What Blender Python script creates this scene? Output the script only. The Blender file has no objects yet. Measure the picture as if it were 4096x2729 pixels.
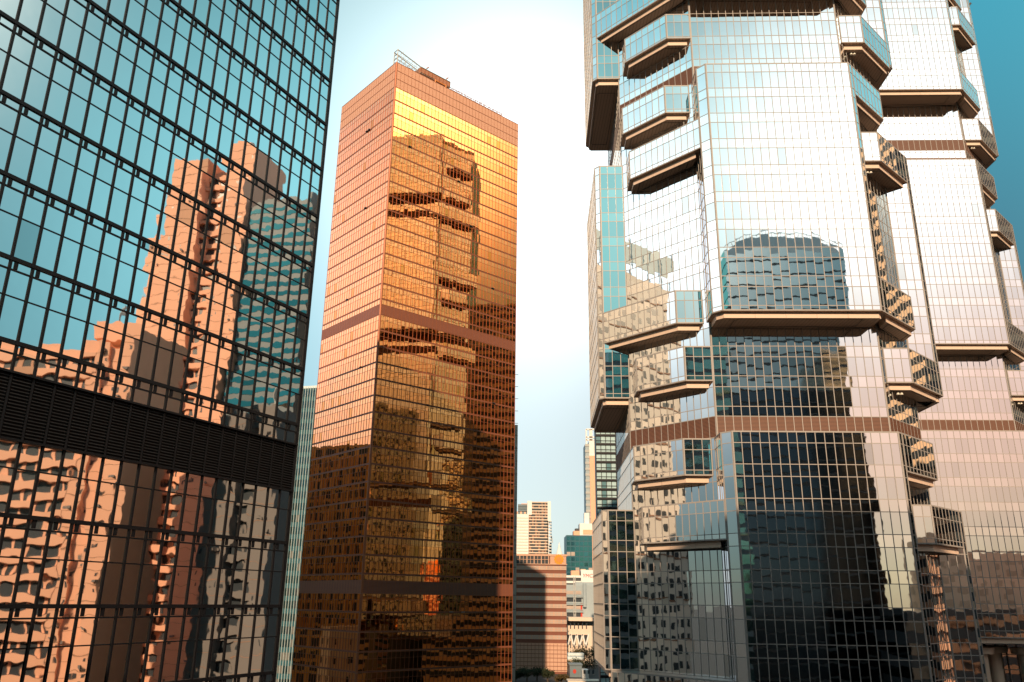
import bpy, math, random
from mathutils import Vector, Matrix, Quaternion
random.seed(7)
R_ = math.radians
SC = bpy.context.scene
COL = SC.collection

# ------------------------------------------------------------------ camera
CAM_Z = 32.0                      # eye height above the street
PITCH, ROLL, FPX = 0.310812, 0.0130056, 3229.86   # focal length in pixels of a 4096 px wide frame
cp, sp = math.cos(PITCH), math.sin(PITCH)
cr, sr = math.cos(ROLL), math.sin(ROLL)
_rt, _up, _fw = Vector((1, 0, 0)), Vector((0, -sp, cp)), Vector((0, cp, sp))
RIGHT, UP, FWD = cr*_rt + sr*_up, -sr*_rt + cr*_up, _fw
camd = bpy.data.cameras.new('camera')
cam = bpy.data.objects.new('camera', camd)
COL.objects.link(cam)
camd.sensor_width = 36.0
camd.lens = FPX/4096*36
camd.clip_start = 0.5
camd.clip_end = 20000
cam.matrix_world = Matrix(((RIGHT.x, UP.x, -FWD.x, 0), (RIGHT.y, UP.y, -FWD.y, 0), (RIGHT.z, UP.z, -FWD.z, CAM_Z), (0, 0, 0, 1)))
SC.camera = cam

# ------------------------------------------------------------------ world, sun, exposure
SUN_AZ, SUN_EL = 184.6, 28.0
world = bpy.data.worlds.new('World')
SC.world = world
world.use_nodes = True
wn, wl = world.node_tree.nodes, world.node_tree.links
wn.clear()
w_out = wn.new('ShaderNodeOutputWorld')
w_bg = wn.new('ShaderNodeBackground')
sky = wn.new('ShaderNodeTexSky')
sky.sky_type = 'NISHITA'
sky.sun_disc = False
sky.sun_elevation = R_(SUN_EL)
sky.sun_rotation = R_(SUN_AZ)
sky.air_density = 1.0
sky.dust_density = 1.5
w_bg.inputs['Strength'].default_value = 0.1
tc = wn.new('ShaderNodeTexCoord')


def vdir(az, el):
    a, e = R_(az), R_(el)
    return Vector((math.sin(a)*math.cos(e), math.cos(a)*math.cos(e), math.sin(e)))


def wmath(op, a, b=None):
    n = wn.new('ShaderNodeMath')
    n.operation = op
    for i, v in enumerate((a, b)):
        if v is None:
            continue
        if isinstance(v, (int, float)):
            n.inputs[i].default_value = v
        else:
            wl.new(v, n.inputs[i])
    return n.outputs[0]


def wscale(col, fac):
    n = wn.new('ShaderNodeVectorMath')
    n.operation = 'SCALE'
    if isinstance(col, tuple):
        n.inputs[0].default_value = col
    else:
        wl.new(col, n.inputs[0])
    wl.new(fac, n.inputs['Scale'])
    return n.outputs[0]


def wadd(a, b):
    n = wn.new('ShaderNodeVectorMath')
    n.operation = 'ADD'
    wl.new(a, n.inputs[0])
    wl.new(b, n.inputs[1])
    return n.outputs[0]


def lobe(az, el, width, col, amp):
    """broad glow of the hazy evening sky round one direction"""
    d = wn.new('ShaderNodeVectorMath')
    d.operation = 'DOT_PRODUCT'
    wl.new(tc.outputs['Generated'], d.inputs[0])
    d.inputs[1].default_value = vdir(az, el)
    k = 2/(R_(width)**2)
    x = wmath('EXPONENT', wmath('MULTIPLY', wmath('SUBTRACT', d.outputs['Value'], 1.0), k))
    return wscale(tuple(c*amp*10 for c in col), x)


tint = wn.new('ShaderNodeVectorMath')
tint.operation = 'MULTIPLY'
wl.new(sky.outputs[0], tint.inputs[0])
tint.inputs[1].default_value = (0.05, 0.24, 0.28)
tot = tint.outputs[0]
LOBES = [
    # sky in front of the viewer
    (2, 29, 12, (1.0, 1.0, 0.98), 1.5),
    (-10, 36, 20, (0.52, 0.80, 0.82), 0.62),
    (-20, 14, 20, (0.25, 0.60, 0.70), 0.45),
    (2, 3, 16, (0.95, 0.88, 0.80), 0.58),
    (33, 42, 18, (0.0, 0.30, 0.42), 0.80),
    # to the right
    (68, 24, 21, (0.26, 0.62, 0.66), 1.25),
    (107, 35, 9.5, (1.0, 0.95, 0.80), 5.0),
    # behind, where the sun stands
    (150, 30, 12, (1.0, 0.98, 0.94), 1.1),
    (160, 28, 10, (1.0, 1.0, 0.97), 1.1),
    (148, 10, 12, (1.0, 0.40, 0.20), 0.60),
    (163, 10, 12, (1.0, 0.40, 0.20), 0.60),
    (177, 36, 16, (0.26, 0.42, 0.42), 0.50),
    # to the left
    (-70, 20, 17, (1.0, 1.05, 1.2), 1.6),
    (-100, 25, 11, (0.97, 0.97, 0.95), 1.5),
    (-100, 44, 18, (0.03, 0.50, 0.58), 0.85),
]
for L in LOBES:
    tot = wadd(tot, lobe(*L))
sep = wn.new('ShaderNodeSeparateXYZ')
wl.new(tc.outputs['Generated'], sep.inputs[0])
hz = wmath('EXPONENT', wmath('MULTIPLY', wmath('ABSOLUTE', sep.outputs['Z']), -6.0))
tot = wadd(tot, wscale((1.5, 1.25, 1.0), hz))        # pale haze band along the horizon
wl.new(tot, w_bg.inputs['Color'])
wl.new(w_bg.outputs[0], w_out.inputs[0])

sund = bpy.data.lights.new('sun', 'SUN')
sund.energy = 5.0
sund.angle = R_(0.5)
sund.color = (1.0, 0.72, 0.47)
sun = bpy.data.objects.new('sun', sund)
COL.objects.link(sun)
sun.rotation_euler = vdir(SUN_AZ, SUN_EL).to_track_quat('Z', 'Y').to_euler()
sun.location = (0, -300, 400)

SC.render.engine = 'CYCLES'
SC.view_settings.view_transform = 'Standard'
SC.view_settings.look = 'None'
SC.view_settings.exposure = 0.05
SC.view_settings.gamma = 1.0
SC.cycles.max_bounces = 8
SC.cycles.glossy_bounces = 6
SC.cycles.diffuse_bounces = 2
SC.cycles.sample_clamp_indirect = 6.0
SC.cycles.caustics_reflective = False
SC.cycles.caustics_refractive = False


# ------------------------------------------------------------------ materials
def nodes_of(name):
    m = bpy.data.materials.new(name)
    m.use_nodes = True
    nt = m.node_tree
    return m, nt.nodes, nt.links, nt.nodes['Principled BSDF']


def plain(name, col, rough=0.6, var=0.12, scale=0.7, metallic=0.0, spec=0.3):
    """painted / rendered surface with faint weathering"""
    m, n, l, b = nodes_of(name)
    c = n.new('ShaderNodeTexCoord')
    t = n.new('ShaderNodeTexNoise')
    t.inputs['Scale'].default_value = scale
    t.inputs['Detail'].default_value = 4
    l.new(c.outputs['Object'], t.inputs['Vector'])
    r = n.new('ShaderNodeMapRange')
    r.inputs['To Min'].default_value = 1-var
    r.inputs['To Max'].default_value = 1+var
    l.new(t.outputs['Fac'], r.inputs['Value'])
    v = n.new('ShaderNodeVectorMath')
    v.operation = 'SCALE'
    v.inputs[0].default_value = col
    l.new(r.outputs[0], v.inputs['Scale'])
    l.new(v.outputs[0], b.inputs['Base Color'])
    b.inputs['Roughness'].default_value = rough
    b.inputs['Metallic'].default_value = metallic
    b.inputs['Specular IOR Level'].default_value = spec
    return m


def mirror_glass(name, tintc, wave=0.0015, scale=0.9, rough=0.015, var=0.08, stretch=(1, 1, 1), coat=0.0):
    """reflective curtain-wall glass: every pane (mesh island) bows a little in its own way"""
    m, n, l, b = nodes_of(name)
    c = n.new('ShaderNodeTexCoord')
    g = n.new('ShaderNodeNewGeometry')
    mp = n.new('ShaderNodeMapping')
    mp.inputs['Scale'].default_value = stretch
    l.new(c.outputs['Object'], mp.inputs['Vector'])
    t = n.new('ShaderNodeTexNoise')
    t.noise_dimensions = '4D'
    t.inputs['Scale'].default_value = scale
    t.inputs['Detail'].default_value = 1.0
    l.new(mp.outputs[0], t.inputs['Vector'])
    w = n.new('ShaderNodeMath')
    w.operation = 'MULTIPLY'
    w.inputs[1].default_value = 53.0
    l.new(g.outputs['Random Per Island'], w.inputs[0])
    l.new(w.outputs[0], t.inputs['W'])
    bp = n.new('ShaderNodeBump')
    bp.inputs['Strength'].default_value = 1.0
    bp.inputs['Distance'].default_value = wave
    l.new(t.outputs['Fac'], bp.inputs['Height'])
    l.new(bp.outputs[0], b.inputs['Normal'])
    r = n.new('ShaderNodeMapRange')
    r.inputs['To Min'].default_value = 1-var
    r.inputs['To Max'].default_value = 1.0
    l.new(g.outputs['Random Per Island'], r.inputs['Value'])
    v = n.new('ShaderNodeVectorMath')
    v.operation = 'SCALE'
    v.inputs[0].default_value = tintc
    l.new(r.outputs[0], v.inputs['Scale'])
    l.new(v.outputs[0], b.inputs['Base Color'])
    b.inputs['Metallic'].default_value = 1.0
    b.inputs['Roughness'].default_value = rough
    if coat:
        b.inputs['Coat Weight'].default_value = 1.0
        b.inputs['Coat IOR'].default_value = coat
        b.inputs['Coat Roughness'].default_value = rough
        l.new(bp.outputs[0], b.inputs['Coat Normal'])
    return m


def banded(name, col_a, col_b, pitch, duty, rough=0.6, axis='Z', phase=0.0):
    """horizontal slats or spandrel bands: the surface itself changes along one axis"""
    m, n, l, b = nodes_of(name)
    c = n.new('ShaderNodeTexCoord')
    s = n.new('ShaderNodeSeparateXYZ')
    l.new(c.outputs['Object'], s.inputs[0])
    a = n.new('ShaderNodeMath')
    a.operation = 'MULTIPLY_ADD'
    a.inputs[1].default_value = 1/pitch
    a.inputs[2].default_value = phase
    l.new(s.outputs[axis], a.inputs[0])
    f = n.new('ShaderNodeMath')
    f.operation = 'FRACT'
    l.new(a.outputs[0], f.inputs[0])
    g = n.new('ShaderNodeMath')
    g.operation = 'GREATER_THAN'
    g.inputs[1].default_value = duty
    l.new(f.outputs[0], g.inputs[0])
    mx = n.new('ShaderNodeMix')
    mx.data_type = 'RGBA'
    l.new(g.outputs[0], mx.inputs['Factor'])
    mx.inputs[6].default_value = (*col_a, 1)
    mx.inputs[7].default_value = (*col_b, 1)
    l.new(mx.outputs[2], b.inputs['Base Color'])
    b.inputs['Roughness'].default_value = rough
    return m


M = {}
M['left_glass'] = mirror_glass('left_glass', (0.86, 0.87, 0.87), wave=0.0028, scale=1.1)
M['black_metal'] = plain('black_metal', (0.008, 0.008, 0.010), 0.45, 0.2, 0.5, spec=0.2)
M['gold_glass'] = mirror_glass('gold_glass', (1.0, 0.30, 0.045), wave=0.0013, scale=0.9, var=0.16, coat=1.35)
M['gold_spandrel'] = mirror_glass('gold_spandrel', (0.97, 0.34, 0.075), wave=0.0013, scale=0.9, var=0.10, coat=1.35)
M['copper'] = plain('copper', (0.38, 0.13, 0.06), 0.45, 0.1, 0.3, metallic=0.25)
M['copper_louvre'] = banded('copper_louvre', (0.36, 0.13, 0.07), (0.13, 0.04, 0.022), 0.22, 0.55)
M['crown_panel'] = banded('crown_panel', (0.80, 0.42, 0.26), (0.66, 0.33, 0.20), 0.25, 0.5)
M['silver_glass'] = mirror_glass('silver_glass', (0.78, 0.81, 0.81), wave=0.0016, scale=1.0, var=0.12)
M['silver_spandrel'] = mirror_glass('silver_spandrel', (0.90, 0.90, 0.88), wave=0.0016, scale=1.0, var=0.10)
M['champagne'] = plain('champagne', (0.38, 0.345, 0.32), 0.4, 0.1, 0.4)
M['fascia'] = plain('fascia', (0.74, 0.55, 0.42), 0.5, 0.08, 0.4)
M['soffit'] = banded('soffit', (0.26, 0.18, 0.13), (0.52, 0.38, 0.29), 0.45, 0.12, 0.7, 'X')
M['brown_louvre'] = banded('brown_louvre', (0.19, 0.08, 0.042), (0.06, 0.024, 0.014), 0.16, 0.55)
M['lamp_white'] = plain('lamp_white', (0.8, 0.75, 0.65), 0.3)
M['pale_concrete'] = plain('pale_concrete', (0.66, 0.76, 0.78), 0.7)
M['teal_glass'] = mirror_glass('teal_glass', (0.16, 0.34, 0.38), wave=0.002, scale=0.5, rough=0.08, var=0.25)
M['teal_spandrel'] = plain('teal_spandrel', (0.03, 0.11, 0.14), 0.4)
M['fin_white'] = plain('fin_white', (0.62, 0.74, 0.74), 0.4)
M['blind'] = plain('blind', (0.15, 0.15, 0.14), 0.8)
M['stripe_grey'] = plain('stripe_grey', (0.45, 0.45, 0.43), 0.7)
M['louvre_black'] = plain('louvre_black', (0.022, 0.022, 0.024), 0.5, 0.2, 0.5, spec=0.2)
M['asphalt'] = plain('asphalt', (0.05, 0.048, 0.047), 0.85, 0.25, 0.2)
M['brick_band'] = plain('brick_band', (0.23, 0.085, 0.055), 0.7, 0.1)
M['brick_light'] = plain('brick_light', (0.60, 0.36, 0.25), 0.6, 0.1)
M['dark_window'] = plain('dark_window', (0.035, 0.045, 0.055), 0.35, 0.25, 0.4, spec=0.4)
M['grey_window'] = plain('grey_window', (0.46, 0.36, 0.30), 0.3, 0.25, 0.3, spec=0.6)
M['emblem_orange'] = plain('emblem_orange', (0.75, 0.30, 0.02), 0.4)
M['white_paint'] = plain('white_paint', (0.80, 0.78, 0.74), 0.6, 0.06)
M['cream'] = plain('cream', (0.74, 0.60, 0.48), 0.75, 0.08, 0.25)
M['pink_tile'] = plain('pink_tile', (0.86, 0.45, 0.29), 0.7, 0.07, 0.2)
M['grey_tile'] = plain('grey_tile', (0.20, 0.18, 0.17), 0.7, 0.1, 0.2)
M['beige_wall'] = plain('beige_wall', (0.90, 0.80, 0.70), 0.75, 0.08, 0.2)
M['brown_wall'] = plain('brown_wall', (0.36, 0.20, 0.13), 0.7, 0.1, 0.3)
M['hazy_brown'] = plain('hazy_brown', (0.85, 0.56, 0.40), 0.7, 0.1, 0.1)
M['hazy_window'] = plain('hazy_window', (0.62, 0.40, 0.28), 0.6, 0.2, 0.2)
M['ochre_pale'] = plain('ochre_pale', (0.80, 0.56, 0.38), 0.7, 0.12, 0.3)
M['ochre_wall'] = plain('ochre_wall', (0.70, 0.42, 0.16), 0.7, 0.12, 0.3)
M['dark_grey'] = plain('dark_grey', (0.06, 0.065, 0.07), 0.5, 0.15)
M['slate'] = plain('slate', (0.16, 0.20, 0.22), 0.5, 0.15)
M['lattice_grey'] = plain('lattice_grey', (0.34, 0.40, 0.42), 0.6, 0.1)
M['red_paint'] = plain('red_paint', (0.55, 0.05, 0.03), 0.5)
M['steel'] = plain('steel', (0.42, 0.42, 0.40), 0.45, 0.15)
M['rust'] = plain('rust', (0.45, 0.20, 0.11), 0.6, 0.15)
M['orange_paint'] = plain('orange_paint', (0.75, 0.25, 0.05), 0.5)
M['teal_reflection'] = plain('teal_reflection', (0.40, 0.56, 0.58), 0.3, 0.25, 0.3)  # teal reflection in the panes put into a plain colour
M['teal_pane'] = plain('teal_pane', (0.10, 0.22, 0.25), 0.3, 0.25, 0.3)
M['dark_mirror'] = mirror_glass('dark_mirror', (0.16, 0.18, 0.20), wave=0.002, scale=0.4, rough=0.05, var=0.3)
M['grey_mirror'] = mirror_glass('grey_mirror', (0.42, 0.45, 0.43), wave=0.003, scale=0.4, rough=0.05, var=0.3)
M['glare_mirror'] = mirror_glass('glare_mirror', (0.80, 0.81, 0.74), wave=0.003, scale=0.4, rough=0.08, var=0.2)  # glare over the dark tower's top storeys, put into a paler tint
M['left_dim'] = mirror_glass('left_dim', (0.58, 0.62, 0.62), wave=0.002, scale=0.8)
M['silver_dim'] = mirror_glass('silver_dim', (0.60, 0.63, 0.62), wave=0.002, scale=0.8)
M['gold_dim'] = mirror_glass('gold_dim', (0.72, 0.25, 0.05), wave=0.002, scale=0.8)
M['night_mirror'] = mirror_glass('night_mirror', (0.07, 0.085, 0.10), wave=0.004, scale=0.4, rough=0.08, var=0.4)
M['green_mirror'] = mirror_glass('green_mirror', (0.20, 0.36, 0.38), wave=0.002, scale=0.5, rough=0.04, var=0.35)
M['bark'] = plain('bark', (0.09, 0.06, 0.04), 0.9, 0.3, 3)
M['leaf'] = plain('leaf', (0.035, 0.045, 0.018), 0.7, 0.4, 0.6)
M['leaf_dry'] = plain('leaf_dry', (0.09, 0.06, 0.02), 0.7, 0.4, 0.6)


# ------------------------------------------------------------------ mesh helpers
class MB:
    def __init__(self):
        self.v, self.f, self.m = [], [], []
        self.mats = []

    def mi(self, mat):
        if mat not in self.mats:
            self.mats.append(mat)
        return self.mats.index(mat)

    def face(self, pts, mat):
        i = len(self.v)
        self.v.extend([tuple(p) for p in pts])
        self.f.append(tuple(range(i, i+len(pts))))
        self.m.append(self.mi(mat))

    def box(self, o, a, b, c, mat):
        """parallelepiped at corner o with edge vectors a, b, c"""
        o, a, b, c = Vector(o), Vector(a), Vector(b), Vector(c)
        i = len(self.v)
        for p in (o, o+a, o+a+b, o+b, o+c, o+a+c, o+a+b+c, o+b+c):
            self.v.append(tuple(p))
        k = self.mi(mat)
        flip = a.cross(b).dot(c) < 0
        for q in ((0, 3, 2, 1), (4, 5, 6, 7), (0, 1, 5, 4), (1, 2, 6, 5), (2, 3, 7, 6), (3, 0, 4, 7)):
            self.f.append(tuple(i+j for j in (reversed(q) if flip else q)))
            self.m.append(k)

    def beam(self, p, q, w, mat, w2=None):
        p, q = Vector(p), Vector(q)
        d = q-p
        s = d.cross(Vector((0, 0, 1)))
        if s.length < 1e-4:
            s = Vector((1, 0, 0))
        s.normalize()
        t = d.cross(s).normalized()
        w2 = w2 or w
        self.box(p-s*w/2-t*w2/2, s*w, t*w2, d, mat)

    def prism(self, pts, z0, z1, mat, top=True, bottom=True, sides=True):
        n = len(pts)
        if sides:
            for i in range(n):
                a, b = pts[i], pts[(i+1) % n]
                self.face([(a[0], a[1], z0), (b[0], b[1], z0), (b[0], b[1], z1), (a[0], a[1], z1)], mat)
        if top:
            self.face([(p[0], p[1], z1) for p in pts], mat)
        if bottom:
            self.face([(p[0], p[1], z0) for p in reversed(pts)], mat)

    def cyl(self, c, r0, r1, z0, z1, mat, n=16):
        ring0 = [(c[0]+r0*math.cos(2*math.pi*i/n), c[1]+r0*math.sin(2*math.pi*i/n), z0) for i in range(n)]
        ring1 = [(c[0]+r1*math.cos(2*math.pi*i/n), c[1]+r1*math.sin(2*math.pi*i/n), z1) for i in range(n)]
        for i in range(n):
            j = (i+1) % n
            self.face([ring0[i], ring0[j], ring1[j], ring1[i]], mat)
        self.face(ring1, mat)
        self.face(list(reversed(ring0)), mat)

    def build(self, name, parent=None, origin=None):
        if not self.v:
            return None
        o = origin
        if parent is not None:
            o = parent
            while o.parent:
                o = o.parent
            o = Vector(o.location)
        o = Vector(o) if o is not None else Vector((0, 0, 0))
        me = bpy.data.meshes.new(name)
        me.from_pydata([(x-o.x, y-o.y, z-o.z) for x, y, z in self.v], [], self.f)
        for mat in self.mats:
            me.materials.append(M[mat])
        me.polygons.foreach_set('material_index', self.m)
        me.update()
        ob = bpy.data.objects.new(name, me)
        COL.objects.link(ob)
        if parent is not None:
            ob.parent = parent
        else:
            ob.location = o
        return ob


def thing(name, loc, label, cat, group=None):
    o = bpy.data.objects.new(name, None)
    o.empty_display_size = 2
    o.location = loc
    COL.objects.link(o)
    o['label'] = label
    o['category'] = cat
    if group:
        o['group'] = group
    return o


def tag(o, label=None, cat=None, kind=None, group=None):
    if label:
        o['label'] = label
    if cat:
        o['category'] = cat
    if kind:
        o['kind'] = kind
    if group:
        o['group'] = group
    return o


def azv(deg):
    a = R_(deg)
    return Vector((math.sin(a), math.cos(a), 0))


def at(u, v, Y):
    """world point at depth Y along +Y that the photograph shows at pixel (u, v) of 4096 x 2729"""
    d = RIGHT*((u-2048)/FPX) - UP*((v-1364.5)/FPX) + FWD
    d = d*(Y/d.y)
    return Vector((d.x, d.y, d.z+CAM_Z))


Z = Vector((0, 0, 1))


ODD = {'left_glass': ('left_dim', 0.02), 'silver_glass': ('silver_dim', 0.015), 'gold_glass': ('gold_dim', 0.03)}


def pane(mb, o, u, n, s0, s1, z0, z1, mat, tilt):
    """one glass pane as its own quad, set a hair out of true"""
    if mat in ODD and random.random() < ODD[mat][1]:
        mat = ODD[mat][0]
    a, b, c = (random.gauss(0, tilt) for _ in range(3))
    w, h = s1-s0, z1-z0
    pts = []
    for s, z, ks, kz in ((s0, z0, -.5, -.5), (s1, z0, .5, -.5), (s1, z1, .5, .5), (s0, z1, -.5, .5)):
        p = o + u*s + n*(a*ks*w + b*kz*h)
        pts.append((p.x, p.y, z))
    mb.face(pts, mat)


# ------------------------------------------------------------------ ground
g = MB()
g.face([(-7000, -3000, 0), (7000, -3000, 0), (7000, 9000, 0), (-7000, 9000, 0)], 'asphalt')
tag(g.build('ground'), kind='structure')


# ------------------------------------------------------------------ black glass office block on the left
def black_block():
    d = azv(25.954)
    n_out = Vector((d.y, -d.x, 0))           # facade looks right, towards the street
    far = at(1122, 2427, 50.0)
    far.z = 0
    root = thing('glass_office_block', far, 'dark office block on the left with black window grid and teal mirror glass', 'building')
    fh, ZT = 3.609, 108.0
    N = 44
    pitch = 1.022

    def H(h):
        return h + CAM_Z
    zfl = [3.10 + fh*k for k in range(-9, 30)]
    lv0, lv1 = 6.22, 9.05
    U = -d                                    # along the facade, from the far edge back towards the viewer
    # glass, one part per storey
    for z in zfl:
        rows = [(z-0.47, z-0.05), (z-1.65, z-0.47), (z-fh, z-1.65)]
        mb = MB()
        for r0, r1 in rows:
            if r0 < lv1 and r1 > lv0:
                if r0 < lv0 - 0.1:
                    r1 = lv0
                elif r1 > lv1 + 0.1:
                    r0 = lv1
                else:
                    continue
            if r0 > ZT:
                continue
            for i in range(N):
                pane(mb, far, U, n_out, i*pitch, (i+1)*pitch, H(r0), H(r1), 'left_glass', 0.0022)
        mb.build('window_row', root)
    # uprights
    for i in range(N+1):
        mb = MB()
        w = 0.115 if i else 0.26
        p = far + U*(i*pitch - w/2) - n_out*0.02
        mb.box((p.x, p.y, 0), U*w, n_out*0.075, Z*(H(ZT)), 'black_metal')
        mb.build('mullion', root)
    # rails: a thick and a thin one with a slot of glass between them, and one across each pane
    for z in zfl:
        mb = MB()
        for zc, hh, dep in ((z+0.02, 0.18, 0.10), (z-0.47, 0.075, 0.06), (z-1.65, 0.06, 0.045)):
            if lv0+0.05 < zc < lv1-0.05:
                continue
            p = far - n_out*0.015
            mb.box((p.x, p.y, H(zc-hh/2)), U*(N*pitch), n_out*dep, Z*hh, 'black_metal')
        for i in range(N):
            if lv0 < z < lv1+.3:
                continue
            p = far + U*((i+1)*pitch-0.34) - n_out*0.01
            mb.box((p.x, p.y, H(z-0.41)), U*0.16, n_out*0.05, Z*0.34, 'black_metal')
        mb.build('storey_rail', root)
    # louvre band
    mb = MB()
    p = far - n_out*0.06
    mb.box((p.x, p.y, H(lv0)), U*(N*pitch), n_out*0.03, Z*(lv1-lv0), 'black_metal')
    z = lv0 + 0.08
    while z < lv1:
        for i in range(N):
            q = far + U*(i*pitch+0.09)
            a = q - n_out*0.03
            mb.box((a.x, a.y, H(z)), U*(pitch-0.18), n_out*0.11 - Z*0.05, Z*0.028, 'louvre_black')
        z += 0.145
    for zz in (lv0, lv1):
        q = far - n_out*0.02
        mb.box((q.x, q.y, H(zz-0.05)), U*(N*pitch), n_out*0.2, Z*0.10, 'black_metal')
    mb.build('louvre_band', root)
    # the far end wall, the back and the roof
    mb = MB()
    back = far - n_out*42
    near = far + U*(N*pitch)
    nb = near - n_out*42
    e = d*0.05
    i1, i2 = far-n_out*0.1, near-n_out*0.1
    for a, b in ((i1, back), (back, nb), (nb, i2)):
        mb.face([(a.x, a.y, 0), (b.x, b.y, 0), (b.x, b.y, H(ZT)), (a.x, a.y, H(ZT))], 'black_metal')
    mb.build('rear_wall', root)
    mb = MB()
    mb.face([(q.x, q.y, H(ZT)) for q in (near, far, back, nb)], 'dark_grey')
    mb.build('roof', root)
    # two panes with a ceiling tube lit behind them near the top right, one at the far left




black_block()


# ------------------------------------------------------------------ gold tower
def gold_tower():
    g_az = 48.546
    ur, ul = azv(g_az), azv(g_az-90)          # along the right face, along the left face, both away from the corner
    c = Vector((-28.72, 165, 0))
    root = thing('gold_glass_tower', c, 'tall tower of gold mirror glass standing between the black block and the silver towers', 'building')
    LL, LR, TOP = 25.5, 39.5, 123.3
    fh = 3.607

    def H(h):
        return h + CAM_Z
    joints = [58.65 + fh*k for k in range(-25, 17)]       # top of each storey
    faces = ((ul, -ur, LL, 24), (ur, -ul, LR, 37))
    ZB = 116.45
    bands = ((58.72, 61.2), (1.02, 3.5))
    cw = 0.36                                             # corner post
    for u, n, L, nb in faces:
        o = c + u*cw
        p = (L-cw)/nb
        for z in joints:
            if z > ZB + 0.1 or z < -31:
                continue
            mb = MB()
            rows = [(z-1.18, z), (z-3.28, z-1.18)]
            for r0, r1 in rows:
                if any(a-0.2 < (r0+r1)/2 < b+0.2 for a, b in bands):
                    continue
                for i in range(nb):
                    pane(mb, o, u, n, i*p, (i+1)*p, H(r0), H(r1), 'gold_glass' if r1-r0 > 1.5 else 'gold_spandrel', 0.0016)
            mb.build('window_row', root)
            mb = MB()
            q = o - n*0.02
            if not any(a < z-3.44 < b for a, b in bands):
                mb.box((q.x, q.y, H(z-3.36)), u*(L-cw), n*0.06, Z*0.08, 'copper')
            q2 = o - n*0.05
            mb.box((q2.x, q2.y, H(z-3.607)), u*(L-cw), n*0.05, Z*0.25, 'copper_louvre')
            mb.box((q.x, q.y, H(z-0.06)), u*(L-cw), n*0.06, Z*0.09, 'copper')
            mb.box((q.x, q.y, H(z-1.22)), u*(L-cw), n*0.045, Z*0.06, 'copper')
            mb.build('storey_rail', root)
        for i in range(1, nb+1):
            mb = MB()
            q = o + u*(i*p-0.04) - n*0.015
            mb.box((q.x, q.y, 0), u*0.08, n*0.065, Z*H(TOP-0.02), 'copper')
            mb.build('mullion', root)
        for a, b in bands:
            mb = MB()
            q = o + n*0.005
            mb.box((q.x, q.y, H(a+.02)), u*(L-cw-.02), n*0.02, Z*(b-a-0.04), 'copper_louvre')
            mb.build('louvre_band', root)
        for k in range(3):
            mb = MB()
            z0 = ZB + 2.283*k
            q = o + n*0.002
            mb.box((q.x, q.y, H(z0+0.04)), u*(L-cw-.01), n*0.03, Z*2.2, 'crown_panel')
            mb.box((q.x, q.y, H(z0+2.245)), u*(L-cw-.01), n*0.09, Z*0.085, 'copper')
            mb.build('crown_panel', root)
    # corner post with joints
    mb = MB()
    for k, z in enumerate(joints):
        if z > ZB+0.1:
            continue
        a = c + ul*(cw-.01)
        b = c + ur*(cw-.01)
        mb.prism([(p.x, p.y) for p in (a - ur*0.05, c - ur*0.05 + ul*0.10, c - ul*0.05 + ur*0.10, b - ul*0.05, b + ul*cw)], H(z-fh+0.05), H(z-0.05), 'copper')
    mb.prism([(p.x, p.y) for p in (c+ul*(cw-.01)-ur*0.05, c-ur*0.05+ul*0.10, c-ul*0.05+ur*0.10, c+ur*(cw-.01)-ul*0.05, c+ur*cw+ul*cw)], H(ZB), H(TOP+.05), 'copper')
    mb.prism([(p.x, p.y) for p in (c+ul*(cw-.02)-ur*0.02, c-ur*0.02+ul*0.09, c-ul*0.02+ur*0.09, c+ur*(cw-.02)-ul*0.02, c+ur*cw+ul*cw)], 0, H(TOP-.1), 'brown_wall')
    mb.build('corner_post', root)
    # core, back walls and roof
    mb = MB()
    i0 = c + ur*0.08 + ul*0.08
    pts = [i0, c+ur*(LR-0.02)+ul*0.08, c+ur*(LR-0.02)+ul*LL, c+ul*(LL-0.02)+ur*0.08]
    mb.prism([(p.x, p.y) for p in pts], 0, H(TOP-0.3), 'brown_wall')
    mb.build('rear_wall', root)
    # steel rig at the corner of the roof
    def P(a, b, h):
        p = c + ur*a + ul*b
        return (p.x, p.y, H(h))
    mb = MB()
    K = 0.72
    for a_, b_, h_ in ((12.0, 4.0, 3.4), (18.5, 6.0, 2.6), (24.0, 5.0, 3.0)):
        mb.beam(P(a_, b_, TOP-1), P(a_, b_, TOP+h_), 0.12, 'steel')
    for b in (1.0, 2.6):
        mb.beam(P(0.8, b, TOP-1), P(0.8, b, TOP+6.6*K), 0.2, 'steel')
        mb.beam(P(0.8, b, TOP+6.3*K), P(7.6, b, TOP+4.2*K), 0.2, 'steel')
        mb.beam(P(0.8, b, TOP+4.4*K), P(7.6, b, TOP+3.0*K), 0.08, 'steel')
        mb.beam(P(0.8, b, TOP+2.6*K), P(7.6, b, TOP+1.6*K), 0.08, 'steel')
        mb.beam(P(7.6, b, TOP-1), P(7.6, b, TOP+4.4*K), 0.17, 'steel')
        for k in range(6):
            a0, a1 = 0.8+k*1.13, 0.8+(k+1)*1.13
            s0, s1 = k/6, (k+1)/6
            zt = [TOP+(6.3-2.1*s)*K for s in (s0, s1)]
            zb = [TOP+(2.6-1.0*s)*K for s in (s0, s1)]
            mb.beam(P(a0, b, zb[0]), P(a1, b, zt[1]), 0.08, 'steel')
            mb.beam(P(a1, b, zb[1]), P(a1, b, zt[1]), 0.08, 'steel')
            mb.beam(P(a0, b, TOP-.3), P(a1, b, zb[1]), 0.08, 'steel')
    for h in (1.6, 3.2, 4.8, 6.4):
        mb.beam(P(0.8, 1.0, TOP+h*K), P(0.8, 2.6, TOP+h*K), 0.14, 'steel')
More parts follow.
